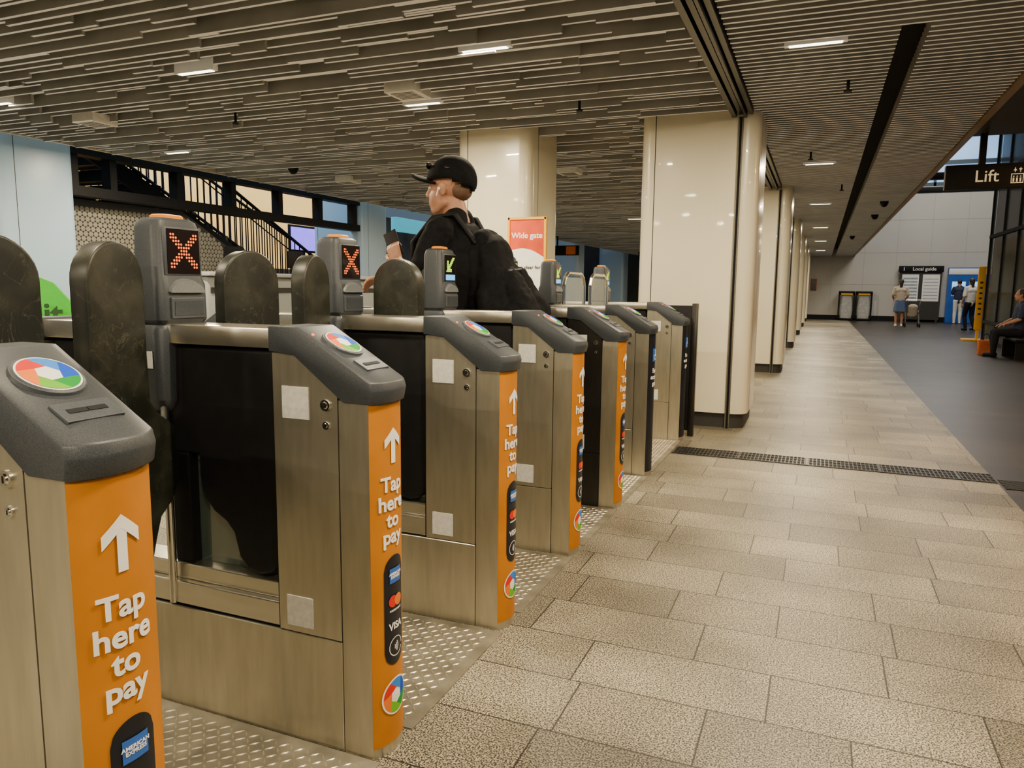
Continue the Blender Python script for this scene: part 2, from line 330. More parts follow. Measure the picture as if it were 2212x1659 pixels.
def capmesh():
    bm=bmesh.new(); W=HW+.008
    prof=[(.452,1.122,0),(.452,1.190,0),(.544,1.190,0),(.772,1.052,1),(.779,1.03,1),(.772,.996,1),(.69,.996,0),(.535,1.114,0)]
    rings=[]; N=12
    for i in range(N+1):
        y=-W+2*W*i/N; sh=.029*(1-abs(y/W)**2.6)
        rings.append([bm.verts.new((x+(sh if f else 0),y,z)) for x,z,f in prof])
    m=len(prof)
    for a,b in zip(rings,rings[1:]):
        for i in range(m): bm.faces.new((a[i],a[(i+1)%m],b[(i+1)%m],b[i]))
    bm.faces.new(rings[0]); bm.faces.new(rings[-1][::-1])
    bmesh.ops.recalc_face_normals(bm,faces=bm.faces)
    es=[e for e in bm.edges if len(e.link_faces)==2 and e.calc_face_angle()>math.radians(22)]
    bmesh.ops.bevel(bm,geom=es,offset=.0035,segments=2,affect='EDGES',profile=.5,clamp_overlap=True)
    return fin(bm,"cap",GREY,24)
ME_cap=capmesh()
bm=bmesh.new()
cyl(bm,(0,0,-.01),(0,0,.002),.061,40,.058,0); cyl(bm,(0,0,.002),(0,0,.004),.056,40,.053,0); ME_ring=fin(bm,"ring",[GREYM],30)
def disc(r=.048,hexr=.022):
    bm=bmesh.new(); mats=[C_BL,C_LB,C_RED,C_OR,C_LIME,C_GR,WHITE]
    def P(a,rr,z=.0): return bm.verts.new((-math.sin(a)*rr,math.cos(a)*rr,z))
    for k in range(6):
        a0=math.radians(-30+60*k+12); n=8; ins0=math.radians(-30+60*k-20)
        out=[P(a0+math.radians(60)*i/n,r) for i in range(n+1)]
        i1=P(ins0+math.radians(60),hexr); i0=P(ins0,hexr)
        f=bm.faces.new(out+[i1,i0]); f.material_index=k
    f=bm.faces.new([P(math.radians(-30+60*k-20),hexr) for k in range(6)]); f.material_index=6
    ring=[P(2*math.pi*i/40,r+.0035,-.0008) for i in range(40)]; bm.faces.new(ring).material_index=6
    return fin(bm,"disc",mats,recalc=False)
ME_disc=disc()
bm=bmesh.new(); box(bm,-.024,.026,-.052,.052,-.008,.0012,0,.001); ME_slotp=fin(bm,"slot",[GREYM])
bm=bmesh.new(); box(bm,-.005,.006,-.036,-.002,.0,.002,0); box(bm,-.005,.006,.0,.034,.0,.002,0); ME_slot=fin(bm,"slot",[BLACK])
bm=bmesh.new(); cyl(bm,(0,0,-.002),(0,0,.003),.004,10); ME_led=fin(bm,"led",[RED],30)
def wrapme(src,z0,off=.0045,dy=-.004):
    bm=bmesh.new(); bm.from_mesh(src)
    for _ in range(2):
        es=[e for e in bm.edges if abs(e.verts[0].co.x-e.verts[1].co.x)>.012]
        if es: bmesh.ops.subdivide_edges(bm,edges=es,cuts=2)
    bmesh.ops.triangulate(bm,faces=bm.faces)
    for v_ in bm.verts:
        a=(v_.co.x+dy)/RR; r_=RR+off+v_.co.z
        z=z0+v_.co.y; v_.co=V((CX+r_*math.cos(a),r_*math.sin(a),z))
    me=bpy.data.meshes.new("wrapped"); bm.to_mesh(me); bm.free()
    for m in src.materials: me.materials.append(m)
    return me
def curvepanel(z0,z1,off,mat,a0=-HA,a1=HA,name="panel"):
    bm=bmesh.new(); A=arc(14,off,a0,a1); B=arc(14,off-.003,a0,a1)
    prism(bm,A+B[::-1],z0,z1); return fin(bm,name,mat,25)
ME_or=curvepanel(.03,.992,.002,ORANGE); ME_nv=curvepanel(.03,.992,.002,NAVY)
def flat(shapes,mats):
    bm=bmesh.new()
    for pts,mi,z in shapes:
        f=bm.faces.new([bm.verts.new((x,y,z)) for x,y in pts]); f.material_index=mi
        f.normal_update()
        if f.normal.z<0: f.normal_flip()
    bmesh.ops.triangulate(bm,faces=bm.faces)
    me=bpy.data.meshes.new("flat"); bm.to_mesh(me); bm.free()
    for m in mats: me.materials.append(m)
    return me
def circ(cx,cy,r,n=24,sx=1,a0=0,a1=360):
    return [(cx+sx*r*math.cos(math.radians(a0+(a1-a0)*i/n)),cy+r*math.sin(math.radians(a0+(a1-a0)*i/n))) for i in range(n)]
arrow=flat([([(-.0088,-.052),(.0088,-.052),(.0088,.024),(-.0088,.024)],0,0),([(0,.045),(.033,.014),(.033,-.010),(0,.021),(-.033,-.010),(-.033,.014)],0,.0003)],[WHITE])
ME_arrow=wrapme(arrow,.882,dy=-.007)
def strip_fill(w,h,zc,mat,off):
    bm=bmesh.new(); n=16; top=[];bot=[]
    for i in range(n+1):
        x=-w+2*w*i/n; hh=h-w+math.sqrt(max(0,w*w-x*x)); a=(x-.004)/RR
        for s,l in ((1,top),(-1,bot)): l.append(bm.verts.new((CX+(RR+off)*math.cos(a),(RR+off)*math.sin(a),zc+s*hh)))
    for i in range(n): bm.faces.new((bot[i],bot[i+1],top[i+1],top[i]))
    me=bpy.data.meshes.new("pill"); bm.to_mesh(me); bm.free(); me.materials.append(mat); return me
ME_pill=strip_fill(.042,.158,.415,NAVY,.0035)
def arcband(cx,cy,r,w,a0,a1,n=10):
    return circ(cx,cy,r+w/2,n,1,a0,a1)+circ(cx,cy,r-w/2,n,1,a0,a1)[::-1]
ME_mk1=wrapme(flat([([(-.024,.08),(.024,.08),(.024,.122),(-.024,.122)],0,0)],[AMEX]),.415,.0055)
ME_mk2=wrapme(flat([(circ(-.011,.028,.017),0,0),(circ(.011,.028,.017),1,.0004)],[C_RED,C_OR]),.415,.0055)
ME_mk3=wrapme(flat([(arcband(-.012,-.105,r_,.003,-45,50),0,0) for r_ in (.008,.014,.02)]+[(arcband(0,-.105,.027,.0025,0,352,30),0,0)],[WHITE]),.415,.0055)
ME_amex=wrapme(text_me("AMERICAN\nEXPRESS",.0105,WHITE,.0003,.0002),.415+.101,.0063)
ME_visa=wrapme(text_me("VISA",.028,WHITE,.0008,.0002),.415-.045,.0055)
ME_mc=wrapme(text_me("mastercard",.0108,WHITE,.0001,.0002),.415+.002,.0055)
ME_tap=[wrapme(text_me(t,.056,WHITE,.0015,.0003),z,dy=-.010) for t,z in (("Tap",.772),("here",.720),("to",.673),("pay",.627))]
dsrc=flat([(circ(0,0,.054,32),6,-.0004)]+[([(.049*math.cos(math.radians(60*k+10*i)),.049*math.sin(math.radians(60*k+10*i))) for i in range(7)]+[(.023*math.cos(math.radians(60*k+30)),.023*math.sin(math.radians(60*k+30))),(.023*math.cos(math.radians(60*k-30)),.023*math.sin(math.radians(60*k-30)))],k,0) for k in range(6)],[C_BL,C_LB,C_RED,C_OR,C_LIME,C_GR,WHITE])
ME_logo=wrapme(dsrc,.165,.005)
ME_ea=[wrapme(text_me(t,.043,WHITE,.001,.0003),z) for t,z in (("Easy",.74),("access",.695),("gate",.65))]
wc=flat([([(-.04,-.045),(.04,-.045),(.04,.045),(-.04,.045)],0,0),(circ(-.004,.030,.007,12),1,.0006),([(-.009,.02),(-.001,.02),(.001,-.002),(.018,-.002),(.026,-.026),(.019,-.028),(.013,-.010),(-.008,-.010)],1,.0006),(arcband(-.004,-.014,.018,.005,110,330,14),1,.0006)],[AMEX,WHITE])
ME_wc=wrapme(wc,.85,.005)
ME_stick=boxm("st",-.044,.044,-.0015,.0015,-.044,.044,STICK)
bm=bmesh.new(); cyl(bm,(0,.002,0),(0,-.006,0),.015,18); cyl(bm,(0,-.006,0),(0,-.009,0),.010,14,.008); box(bm,-.0015,.0015,-.0098,-.009,-.006,.006,1); ME_lock=fin(bm,"lock",[CHROME,BLACK],30)
# tower
bm=bmesh.new()
loft(bm,[(.915,.030,.050,.028,0),(.928,.048,.076,.035,0),(.96,.063,.096,.040,0),(1.165,.068,.102,.035,0),(1.18,.062,.096,.035,0),(1.182,.058,.086,.03,0),(1.195,.068,.094,.035,0),(1.30,.066,.093,.033,0),(1.318,.057,.090,.032,0),(1.462,.053,.087,.030,0),(1.484,.047,.079,.028,0),(1.492,.036,.066,.024,0)],0,7)
ME_tower=fin(bm,"tower",GREY,32)
bm=bmesh.new()
pts=[(.064*math.cos(math.radians(a)),1.275+.035*math.sin(math.radians(a))) for a in range(0,181,15)]
A=[bm.verts.new((.076,y,z)) for y,z in pts]; B=[bm.verts.new((.05,y*1.05,z+.01)) for y,z in pts]
bm.faces.new(A)
for i in range(len(A)-1): bm.faces.new((A[i],A[i+1],B[i+1],B[i]))
bm.faces.new((A[0],B[0],B[-1],A[-1])); bm.faces.new(B[::-1])
ME_brow=fin(bm,"brow",[M("light_grey_plastic",(.16,.17,.18),.4,noise=.2,nscale=300)],40)
bm=bmesh.new(); box(bm,.058,.075,-.064,.064,1.2,1.262,0,.004); box(bm,.071,.0765,-.054,.054,1.208,1.25,1); ME_pocket=fin(bm,"pocket",[GREYM,GREY])
bm=bmesh.new(); box(bm,.045,.060,-.069,.069,1.325,1.466,0,.005); ME_bez=fin(bm,"bez",[GREYM],30)
ME_scr=boxm("scr",.05,.0620,-.060,.060,1.331,1.460,DISP)
def dots(mask,mat,zc=1.397,cell=.0094,r=.0034):
    bm=bmesh.new()
    for j,row in enumerate(mask):
        for i,c in enumerate(row):
            if c=='#':
                y=(i-(len(row)-1)/2)*cell; z=zc+((len(mask)-1)/2-j)*cell
                bm.faces.new([bm.verts.new((.0632,y+r*math.cos(a),z+r*math.sin(a))) for a in [math.pi/4*k for k in range(8)]])
    me=bpy.data.meshes.new("dots"); bm.to_mesh(me); bm.free(); me.materials.append(mat); return me
X=[''.join('#' if abs(i-j)<=1 or abs(i+j-10)<=1 else ' ' for i in range(11)) for j in range(11)]
ME_x=dots(X,RED)
T=[''.join('#' if (abs(i+j-10)<=1 and 1<=j<=9) or (i in(1,2) and 3<=j<=9) or (j in (8,9) and 1<=i<=6) else ' ' for i in range(11)) for j in range(11)]
ME_t=dots(T,GRN,1.412,.0082,.0042)
ME_tb=boxm("tb",.0622,.0630,-.050,.050,1.334,1.362,LBL)
bm=bmesh.new(); loft(bm,[(1.488,.030,.046,.02,0),(1.500,.030,.046,.02,0),(1.504,.024,.038,.015,0)],0); ME_amb=fin(bm,"amb",AMB,40)
def paddle():
    pts=[]
    for i in range(17): a=math.pi*i/16; pts.append((.178+.106*math.cos(a),1.305+.106*math.sin(a)))
    pts+= [(.072,1.1),(.068,.97),(.04,.93),(-.04,.88),(-.05,.72),(-.01,.655),(.045,.62),(.070,.56),(.095,.49)]
    for i in range(5): a=math.radians(200+35*i); pts.append((.190+.090*math.cos(a),.545+.090*math.sin(a)))
    pts+=[(.282,.7),(.284,1.0)]
    bm=bmesh.new(); prism(bm,pts,-.028,.028,'x')
    bmesh.ops.recalc_face_normals(bm,faces=bm.faces)
    es=[e for e in bm.edges if abs(e.verts[0].co.x-e.verts[1].co.x)<1e-6]
    bmesh.ops.bevel(bm,geom=es,offset=.020,segments=4,affect='EDGES',profile=.5,clamp_overlap=True)
    return fin(bm,"paddle",RUBBER,40)
ME_pad=paddle()
bm=bmesh.new(); 
lob=[(.440,1.12),(.452,1.0),(.452,.56)]+[(.365+.085*math.cos(math.radians(a)),.545+.085*math.sin(math.radians(a))) for a in (0,-30,-60,-90,-120,-150)]+[(.272,.575),(.245,.605),(.20,.63),(.165,.67),(.15,.73),(.15,.80)]
prism(bm,lob+[(-a,b) for a,b in lob[::-1]],-.052,.052,'y')
bmesh.ops.recalc_face_normals(bm,faces=bm.faces)
bmesh.ops.bevel(bm,geom=[e for e in bm.edges if abs(e.verts[0].co.y-e.verts[1].co.y)<1e-6],offset=.012,segments=3,affect='EDGES',profile=.5,clamp_overlap=True)
ME_mech=fin(bm,"mech",BLACK,40)
bm=bmesh.new(); box(bm,.03,.10,-.04,.04,.45,.80,0,.005); ME_post=fin(bm,"post",BLACK)
bm=bmesh.new(); cyl(bm,(.045,-.068,.33),(.045,-.068,.96),.0125,16); ME_pole=fin(bm,"pole",CHROME,40)
ME_gl=boxm("gl",.10,.456,-.004,.004,.45,.80,GGLASS); ME_gl2=boxm("gl",-.456,-.14,-.004,.004,.45,.80,GGLASS)
SA=math.atan2(.138,.255)
nears=[.77,1.61,2.465,3.335,4.19,5.035,6.38]
def gate(i,near):
    kind='ea' if i>=5 else 'tap'
    lab={0:"steel ticket gate with grey reader cap and orange tap-to-pay panel",1:"steel ticket gate with red cross display and closed black paddles",
         2:"steel ticket gate with red cross display and orange payment panel",3:"steel ticket gate showing a green arrow beside the walking man",
         4:"dark-sided steel ticket gate with orange payment panel",5:"steel easy access gate with dark panel and green arrow display",6:"steel easy access gate with dark panel beside the column"}[i]
    g=O("ticket_gate",None,loc=(-1.83,near+HW,0),label=lab,cat="ticket gate",group="row of station ticket gates")
    st=STEELD if i==4 else None
    def P(n,me,par=g,**k): return O(n,me,par,**k)
    def steel(me):
        if st is None: return me
        m=me.copy(); m.materials.clear(); m.materials.append(st); return m
    for r in (0,math.pi):
        P("end_post",ME_nose,rot=(0,0,r)); P("side_panel",steel(ME_side),rot=(0,0,r))
        cp=P("reader_housing",ME_cap,rot=(0,0,r))
        s,c=math.sin(SA),math.cos(SA)
        def onslope(d,lift=.004): return (.544+c*d+s*lift,0,1.190-s*d+c*lift)
        P("card_reader",ME_ring,cp,loc=onslope(.102,.004),rot=(0,SA,0))
        P("card_reader_disc",ME_disc,cp,loc=onslope(.102,.0092),rot=(0,SA,0))
        P("reader_plate",ME_slotp,cp,loc=onslope(.205,.002),rot=(0,SA,0)); P("reader_window",ME_slot,cp,loc=onslope(.205,.0024),rot=(0,SA,0))
        q=list(onslope(.045,.0)); q[1]=-.062; P("indicator_light",ME_led,cp,loc=q,rot=(0,SA,0))
        if kind=='tap':
            dp=P("payment_panel",ME_or,rot=(0,0,r),label="orange curved panel with white tap-to-pay lettering")
            P("arrow_symbol",ME_arrow,dp)
            for m_ in ME_tap: P("lettering",m_,dp)
            P("card_logo_panel",ME_pill,dp); P("card_logo",ME_mk1,dp); P("card_logo",ME_mk2,dp); P("contactless_symbol",ME_mk3,dp)
            P("lettering",ME_amex,dp);P("lettering",ME_visa,dp);P("lettering",ME_mc,dp)
            P("round_emblem",ME_logo,dp)
        else:
            dp=P("access_panel",ME_nv,rot=(0,0,r),label="dark panel with wheelchair symbol and white lettering")
            P("wheelchair_symbol",ME_wc,dp)
            for m_ in ME_ea: P("lettering",m_,dp)
        sy=-HW-.001; sg=1 if r==0 else -1
        P("sticker",ME_stick,loc=(.533*sg,sy,.985)); P("sticker",ME_stick,loc=(.53*sg,sy,.39))
        for z,sc in ((.985,1),(.93,.7)): P("key_lock",ME_lock,loc=(.632*sg,-HW,z),scale=(sc,sc,sc))
    P("inner_frame",ME_core); P("base_panel",steel(ME_base)); P("ledge",ME_ledge); P("top_rail",ME_rail)
    P("mechanism_cover",ME_mech); P("inner_post",ME_post); P("support_pole",ME_pole); P("glass_panel",ME_gl); P("glass_panel",ME_gl2)
    t=P("indicator_tower",ME_tower,loc=(.015,0,0)); 
    P("brow",ME_brow,t);P("ticket_pocket",ME_pocket,t);P("screen_bezel",ME_bez,t);P("display_screen",ME_scr,t);P("status_lamp",ME_amb,t)
    if i in (0,1,2): P("cross_symbol",ME_x,t,label="red dotted cross symbol")
    else: P("arrow_symbol",ME_t,t,label="green dotted arrow symbol"); P("screen_caption",ME_tb,t)
    P("sticker",boxm("st2",-.035,.045,-.104,-.1025,1.055,1.105,STICK) if i==1 else ME_stick,loc=(0,0,0) if i==1 else (-.3,HW+.001,.39))
    TL=math.radians(12)
    def closed(side):
        if side>0: P("paddle",ME_pad,loc=(.04,HW+.01,0),rot=(0,0,-TL))
        else: P("paddle",ME_pad,loc=(.04,-HW-.01,0),rot=(0,0,math.pi+TL))
    def opened(side,dx=.06):
        P("paddle",ME_pad,loc=(dx,(HW+.036)*side,0),rot=(0,0,-math.pi/2))
    st_plus={0:'c',1:'c',2:'o',3:'o',4:'o',5:'n',6:'c'}[i]; st_min={0:'c',1:'c',2:'c',3:'o',4:'o',5:'o',6:'n'}[i]
    if st_plus=='c' and i!=6: closed(1)
    if st_plus=='o': opened(1,.05 if i==2 else -.36)
    if st_min=='c': closed(-1)
    if st_min=='o': opened(-1,-.36)
    if i in (5,6):
        sd=1 if i==5 else -1
        bm=bmesh.new(); y0=HW+.01; w=.5
        pts=[(y0,.4),(y0,1.32),(y0+.03,1.38),(y0+.09,1.41),(y0+w-.09,1.41),(y0+w-.03,1.38),(y0+w,1.32),(y0+w,.5),(y0+w-.05,.42),(y0+w-.12,.4)]
        for a,b in zip(pts,pts[1:]+pts[:1]): cyl(bm,(.09,a[0]*sd,a[1]),(.09,b[0]*sd,b[1]),.014,10)
        wg=P("wide_paddle",fin(bm,"wg",CHROME,40),label="chrome framed glass wide paddle")
        P("glass",boxm("wgg",.085,.095,min((y0+.01)*sd,(y0+w-.01)*sd),max((y0+.01)*sd,(y0+w-.01)*sd),.43,1.38,CGLASS),wg)
for i,nr in enumerate(nears): gate(i,nr)
# tread plates
TP=[M("tread_plate_metal",(.26,.235,.18),.5,.6,noise=.3,nscale=9),M("tread_lozenge",(.66,.61,.50),.35,.85,noise=.15,nscale=9)]
def plate(w):
    vs=[];fs=[];mm=[]
    b=0; x0,x1,y0,y1,z0,z1=-.805,.79,-w/2,w/2,0,.004
    vs.extend([(x0,y0,z0),(x1,y0,z0),(x1,y1,z0),(x0,y1,z0),(x0,y0,z1),(x1,y0,z1),(x1,y1,z1),(x0,y1,z1)])
    fs.extend([(b,b+1,b+5,b+4),(b+1,b+2,b+6,b+5),(b+2,b+3,b+7,b+6),(b+3,b,b+4,b+7),(b+4,b+5,b+6,b+7)]); mm.extend([0]*5)
    pch=.027; nx=int(1.56/pch); ny=int((w-.03)/pch)
    for i in range(nx):
        for j in range(ny):
            cx=-.785+pch*(i+.5); cy=-(ny*pch)/2+pch*(j+.5); a=math.pi/4 if (i+j)%2 else -math.pi/4
            ca,sa=math.cos(a),math.sin(a); b=len(vs)
            for lx,ly,z in ((.0160,0,.004),(0,.0034,.004),(-.0160,0,.004),(0,-.0034,.004),(.008,0,.0066),(-.008,0,.0066)):
                vs.append((cx+lx*ca-ly*sa,cy+lx*sa+ly*ca,z))
            fs.extend([(b,b+1,b+4),(b+1,b+2,b+5,b+4),(b+2,b+3,b+5),(b+3,b,b+4,b+5)]); mm.extend([1]*4)
    me=bpy.data.meshes.new("plate"); me.from_pydata(vs,[],fs)
    for m in TP: me.materials.append(m)
    me.polygons.foreach_set("material_index",mm); return me
pm=plate(.675); pw=plate(1.18)
for a,b in zip(nears,nears[1:]):
    O("tread_plate",pw if b-a>1 else pm,loc=(-1.83,(a+2*HW+b)/2,0),label="raised-pattern steel tread plate on the floor between two gates",cat="floor plate",group="steel tread plates")
fr=O("barrier_panel",None,loc=(-1.8,6.64,0),label="black waist-high barrier panel between last gate and column",cat="barrier")
O("panel",boxm("fp",-.8,.8,-.02,.02,.05,1.16,BLACK,.005),fr); O("post",boxm("fpp",.77,.82,-.03,.03,0,1.18,STEELD,.004),fr); O("post",boxm("fpp",-.82,-.77,-.03,.03,0,1.18,STEELD,.004),fr)
# ------------------------------------------------------------------ Wide gate sign
r=O("wide_gate_sign",None,loc=(-2.71,6.93,0),label="freestanding yellow-framed sign with red header reading Wide gate",cat="sign")
bm=bmesh.new()
for a,b in ((-.205,-.18),(.18,.205)): box(bm,a,b,-.018,.018,0,1.99,0,.003)
box(bm,-.2,.2,-.018,.018,1.965,1.99,0); box(bm,-.2,.2,-.018,.018,1.1,1.12,0); box(bm,-.22,.22,-.15,.15,0,.02,0,.004); O("frame",fin(bm,"f",YEL),r)
bm=bmesh.new(); box(bm,-.18,.18,-.006,.006,1.12,1.97,0)
pts=[(-.18,1.97),(.18,1.97),(.18,1.60)]+[(.18-.36*i/10,1.60+.05*math.sin(i/10*math.pi)+.07*i/10) for i in range(1,11)]
prism(bm,pts,-.009,-.006,'y',1); O("sign_face",fin(bm,"sfc",[WHITE,M("red_orange",(.62,.06,.008),.4,noise=.4,nscale=3)]),r)
O("lettering",text_me("Wide gate",.078,WHITE,.0018),r,loc=(0,-.011,1.81),rot=(math.pi/2,0,0))
O("lettering",text_me("Keep clear for",.05,SEAM,.0005),r,loc=(0,-.009,1.50),rot=(math.pi/2,0,0))
# ------------------------------------------------------------------ Lift sign
r=O("lift_sign",None,loc=(1.14,9.2,2.37),label="black hanging sign reading Lift with a lift pictogram",cat="sign")
O("sign_box",boxm("ls",0,1.35,-.05,.05,0,.25,BLACK,.006),r)
YW=M("sign_glow",(.7,.62,.4),.5,emit=(1,.82,.45),es=.35,noise=.01)
O("lettering",text_me("Lift",.17,YW,.0005),r,loc=(.375,-.052,.12),rot=(math.pi/2,0,0))
bm=bmesh.new()
def fr2(x0,x1,z0,z1,t):
    for a in ((x0,x1,z0,z0+t),(x0,x1,z1-t,z1),(x0,x0+t,z0,z1),(x1-t,x1,z0,z1)): box(bm,a[0],a[1],-.054,-.05,a[2],a[3])
fr2(.59,.70,.045,.14,.007)
for k in range(3): box(bm,.606+k*.030,.620+k*.030,-.054,-.05,.058,.098); cyl(bm,(.613+k*.030,-.054,.112),(.613+k*.030,-.05,.112),.0065,10)
for cx,s in ((.622,1),(.668,-1)):
    prism(bm,[(cx-.016,.18-.009*s),(cx,.18+.013*s),(cx+.016,.18-.009*s)],-.054,-.05,'y'); box(bm,cx-.003,cx+.003,-.054,-.05,.155,.2)
O("lift_symbol",fin(bm,"lsy",YW),r)
O("bracket",boxm("br",.3,.36,-.03,.03,.25,.9,BLACK),r); O("bracket",boxm("br",1.0,1.06,-.03,.03,.25,.9,BLACK),r)
# ------------------------------------------------------------------ far wall things
r=O("guide_board",None,loc=(3.1,36.75,0),label="local guide noticeboard with black header and white posters",cat="noticeboard")
O("header",boxm("gh",0,1.72,-.06,.1,2.15,2.42,BLACK,.01),r); O("lettering",text_me("Local guide",.2,WHITE,.002),r,loc=(.98,-.062,2.28),rot=(math.pi/2,0,0)); O("lettering",text_me("i",.22,WHITE,.004),r,loc=(.2,-.062,2.28),rot=(math.pi/2,0,0))
bm=bmesh.new(); box(bm,.05,1.67,0,.1,.1,2.15,0); box(bm,.15,.8,-.01,0,.9,2.05,1); box(bm,.95,1.6,-.01,0,.9,2.05,1)
for k in range(7): box(bm,.2,.75,-.013,-.01,1.0+k*.14,1.07+k*.14,2); box(bm,1.0,1.55,-.013,-.01,1.0+k*.14,1.03+k*.14,2)
box(bm,.1,.18,0,.08,0,.1,0); box(bm,1.54,1.62,0,.08,0,.1,0)
O("board",fin(bm,"gb",[SEAM,WHITE,M("map_ink",(.3,.35,.4),.6,noise=.3,nscale=6)]),r)
r=O("ticket_machine",None,loc=(5.0,36.6,0),label="wide bright blue ticket vending machine against the white wall",cat="ticket machine")
bm=bmesh.new(); box(bm,0,1.6,0,.35,0,2.35,0,.02); O("body",fin(bm,"kb",BLUEK),r)
O("header_band",boxm("hb",.0,1.6,-.015,0,2.05,2.3,WHITE,.005),r)
GLW=M("screen_glow",(.3,.6,.9),.3,emit=(.3,.6,1),es=1.0,noise=.3,nscale=4)
for a in (.15,.95): O("screen",boxm("ks",a,a+.5,-.01,0,1.15,1.75,GLW,.005),r); O("ticket_slot",boxm("ks2",a+.1,a+.4,-.01,0,.7,.95,SEAM),r)
def binst(x,lab):
    r=O("rubbish_bin",None,loc=(x,36.4,0),label=lab,cat="bin",group="pair of bins by the far wall")
    bm=bmesh.new()
    for a in (0,.62): 
        for b in (0,.4): box(bm,a,a+.05,b,b+.05,0,1.25)
    box(bm,0,.67,0,.45,1.12,1.3,0,.02); box(bm,0,.67,0,.45,.04,.1)
    O("frame",fin(bm,"bf",BLACK),r)
    bm=bmesh.new(); loft(bm,[(.1,.24,.16,.1,.335),(.5,.27,.19,.1,.335),(1.1,.22,.16,.1,.335)]); 
    for v_ in bm.verts: v_.co.y+=.22
    O("bin_bag",fin(bm,"bb",BAG,50),r); O("bin_lid",boxm("bl",.1,.57,-.005,.02,1.14,1.2,YEL),r)
binst(.75,"open-frame station bin with clear plastic bag and dark lid"); binst(1.45,"open-frame station bin with clear plastic bag and dark lid")
r=O("fire_hose_box",None,loc=(-.45,36.8,1.35),label="small red fire equipment box on the white wall",cat="fire box"); O("box",boxm("fb",0,.25,0,.2,0,.5,REDM,.01),r); O("box_door",boxm("fbd",.02,.23,-.01,0,.02,.48,STEELD),r)
r=O("yellow_stand_sign",None,loc=(3.97,23.35,0),label="tall yellow vertical stand sign on a flat yellow base",cat="sign")
bm=bmesh.new(); box(bm,-.35,.35,-.25,.25,0,.05,0,.01); box(bm,-.03,.03,-.04,.04,.05,.3); O("base",fin(bm,"yb",YEL),r)
O("panel",boxm("yp",-.09,.09,-.03,.03,.3,2.0,YEL,.02),r)
bm=bmesh.new()
for k in range(7): box(bm,-.035,.035,-.034,-.03,.7+k*.14,.75+k*.14)
O("marking",fin(bm,"ym",SEAM),r)
r=O("bench",None,loc=(3.72,17.6,0),label="low black bench against the shop glass",cat="bench")
O("seat",boxm("bs",-.2,.2,-.7,.7,.36,.41,BLACK,.01),r)
for yy in (-.6,.55): O("leg",boxm("blg",-.16,.16,yy,yy+.05,0,.36,STEELD),r)
# ------------------------------------------------------------------ left background
bm=bmesh.new()
box(bm,-8.75,-8.55,6.5,12.8,2.38,2.5); box(bm,-8.75,-8.55,6.5,12.8,2.88,3.3)
for yy in (6.6,7.15,8.24,9.3,10.4,11.5,12.6): box(bm,-8.73,-8.57,yy-.05,yy+.05,2.4,3.0)
O("overhead_frame",fin(bm,"of",BLACK),label="black steel frame with square openings above the stairs",cat="frame")
r=O("staircase",None,loc=(-9.4,6.3,0),label="black staircase with barred railings rising beside columns",cat="staircase")
def sz(y): return 2.54-.485*(y+6.3-8.89)
bm=bmesh.new(); y=0.0; 
while sz(y+.3)>0:
    z=sz(y); box(bm,-1.5,-.02,y,y+.34,z-.18,z-.02,1); y+=.34
O("flight",fin(bm,"fl",[BLACK,STEELD]),r)
for xx in (-.02,-1.55):
    bm=bmesh.new(); 
    prism(bm,[(0,sz(0)-.3),(0,sz(0)+.02),(7.7,sz(7.7)+.02),(7.7,sz(7.7)-.05)],xx,xx+.05,'x'); 
    cyl(bm,(xx+.02,0,sz(0)+1.0),(xx+.02,7.4,sz(7.4)+1.0),.03,8); cyl(bm,(xx+.02,0,sz(0)+.75),(xx+.02,7.4,sz(7.4)+.75),.012,6)
    yy=0
    while yy<7.4: box(bm,xx+.012,xx+.028,yy,yy+.016,sz(yy),sz(yy)+1.0); yy+=.14
    O("railing",fin(bm,"rl",BLACK),r)
r=O("staircase.001",None,loc=(-11.2,8.6,0),label="upper staircase flight with black railings against warm light",cat="staircase")
bm=bmesh.new()
def s2(y): return 3.6-.42*y
prism(bm,[(0,s2(0)-.35),(0,s2(0)),(5.4,s2(5.4)),(5.4,s2(5.4)-.35)],-.2,0,'x'); O("flight",fin(bm,"f2",BLACK),r)
bm=bmesh.new(); yy=0
while yy<5.4: box(bm,0.0,.02,yy,yy+.02,s2(yy),s2(yy)+.95); yy+=.16
cyl(bm,(.01,0,s2(0)+.95),(.01,5.4,s2(5.4)+.95),.03,8); O("railing",fin(bm,"r2",BLACK),r)
O("landing",boxm("ld",-.6,.0,5.4,7.4,1.2,1.35,BLACK),r)
bm=bmesh.new(); prism(bm,[(8.2,1.7),(17.5,1.7),(17.5,4.9),(8.2,4.9)],-12.3,-12.1,'x'); O("glowing_wall_panel",fin(bm,"yw",YWALL),label="yellow wall with painted warm glow seen behind the stair railings",cat="wall panel")
bm=bmesh.new(); prism(bm,[(6.6,0),(9.9,0),(9.9,1.7),(8.6,2.38),(6.6,2.38)],-8.98+.0,-8.93,'x',1)
s=.042; row=0; z=1.25
while z<2.33:
    y=6.65+(s*.87 if row%2 else 0)
    while y<9.8:
        if z<2.30 and (y<8.6 or z<2.38-(y-8.6)*.52-.05):
            bmesh.ops.create_circle(bm,cap_ends=True,segments=6,radius=s*.86,matrix=Matrix.Translation((-8.925,y,z))@Matrix.Rotation(math.pi/2,4,'Y'))
        y+=s*1.74
    z+=s*1.5; row+=1
O("hexagon_screen_wall",fin(bm,"hx",[HEX,SEAM],recalc=False),label="pale hexagon-patterned wall panel under the staircase",cat="wall panel")
r=O("white_counter",None,loc=(0,0,0),label="long grey-white service counter beyond the ticket gates",cat="counter")
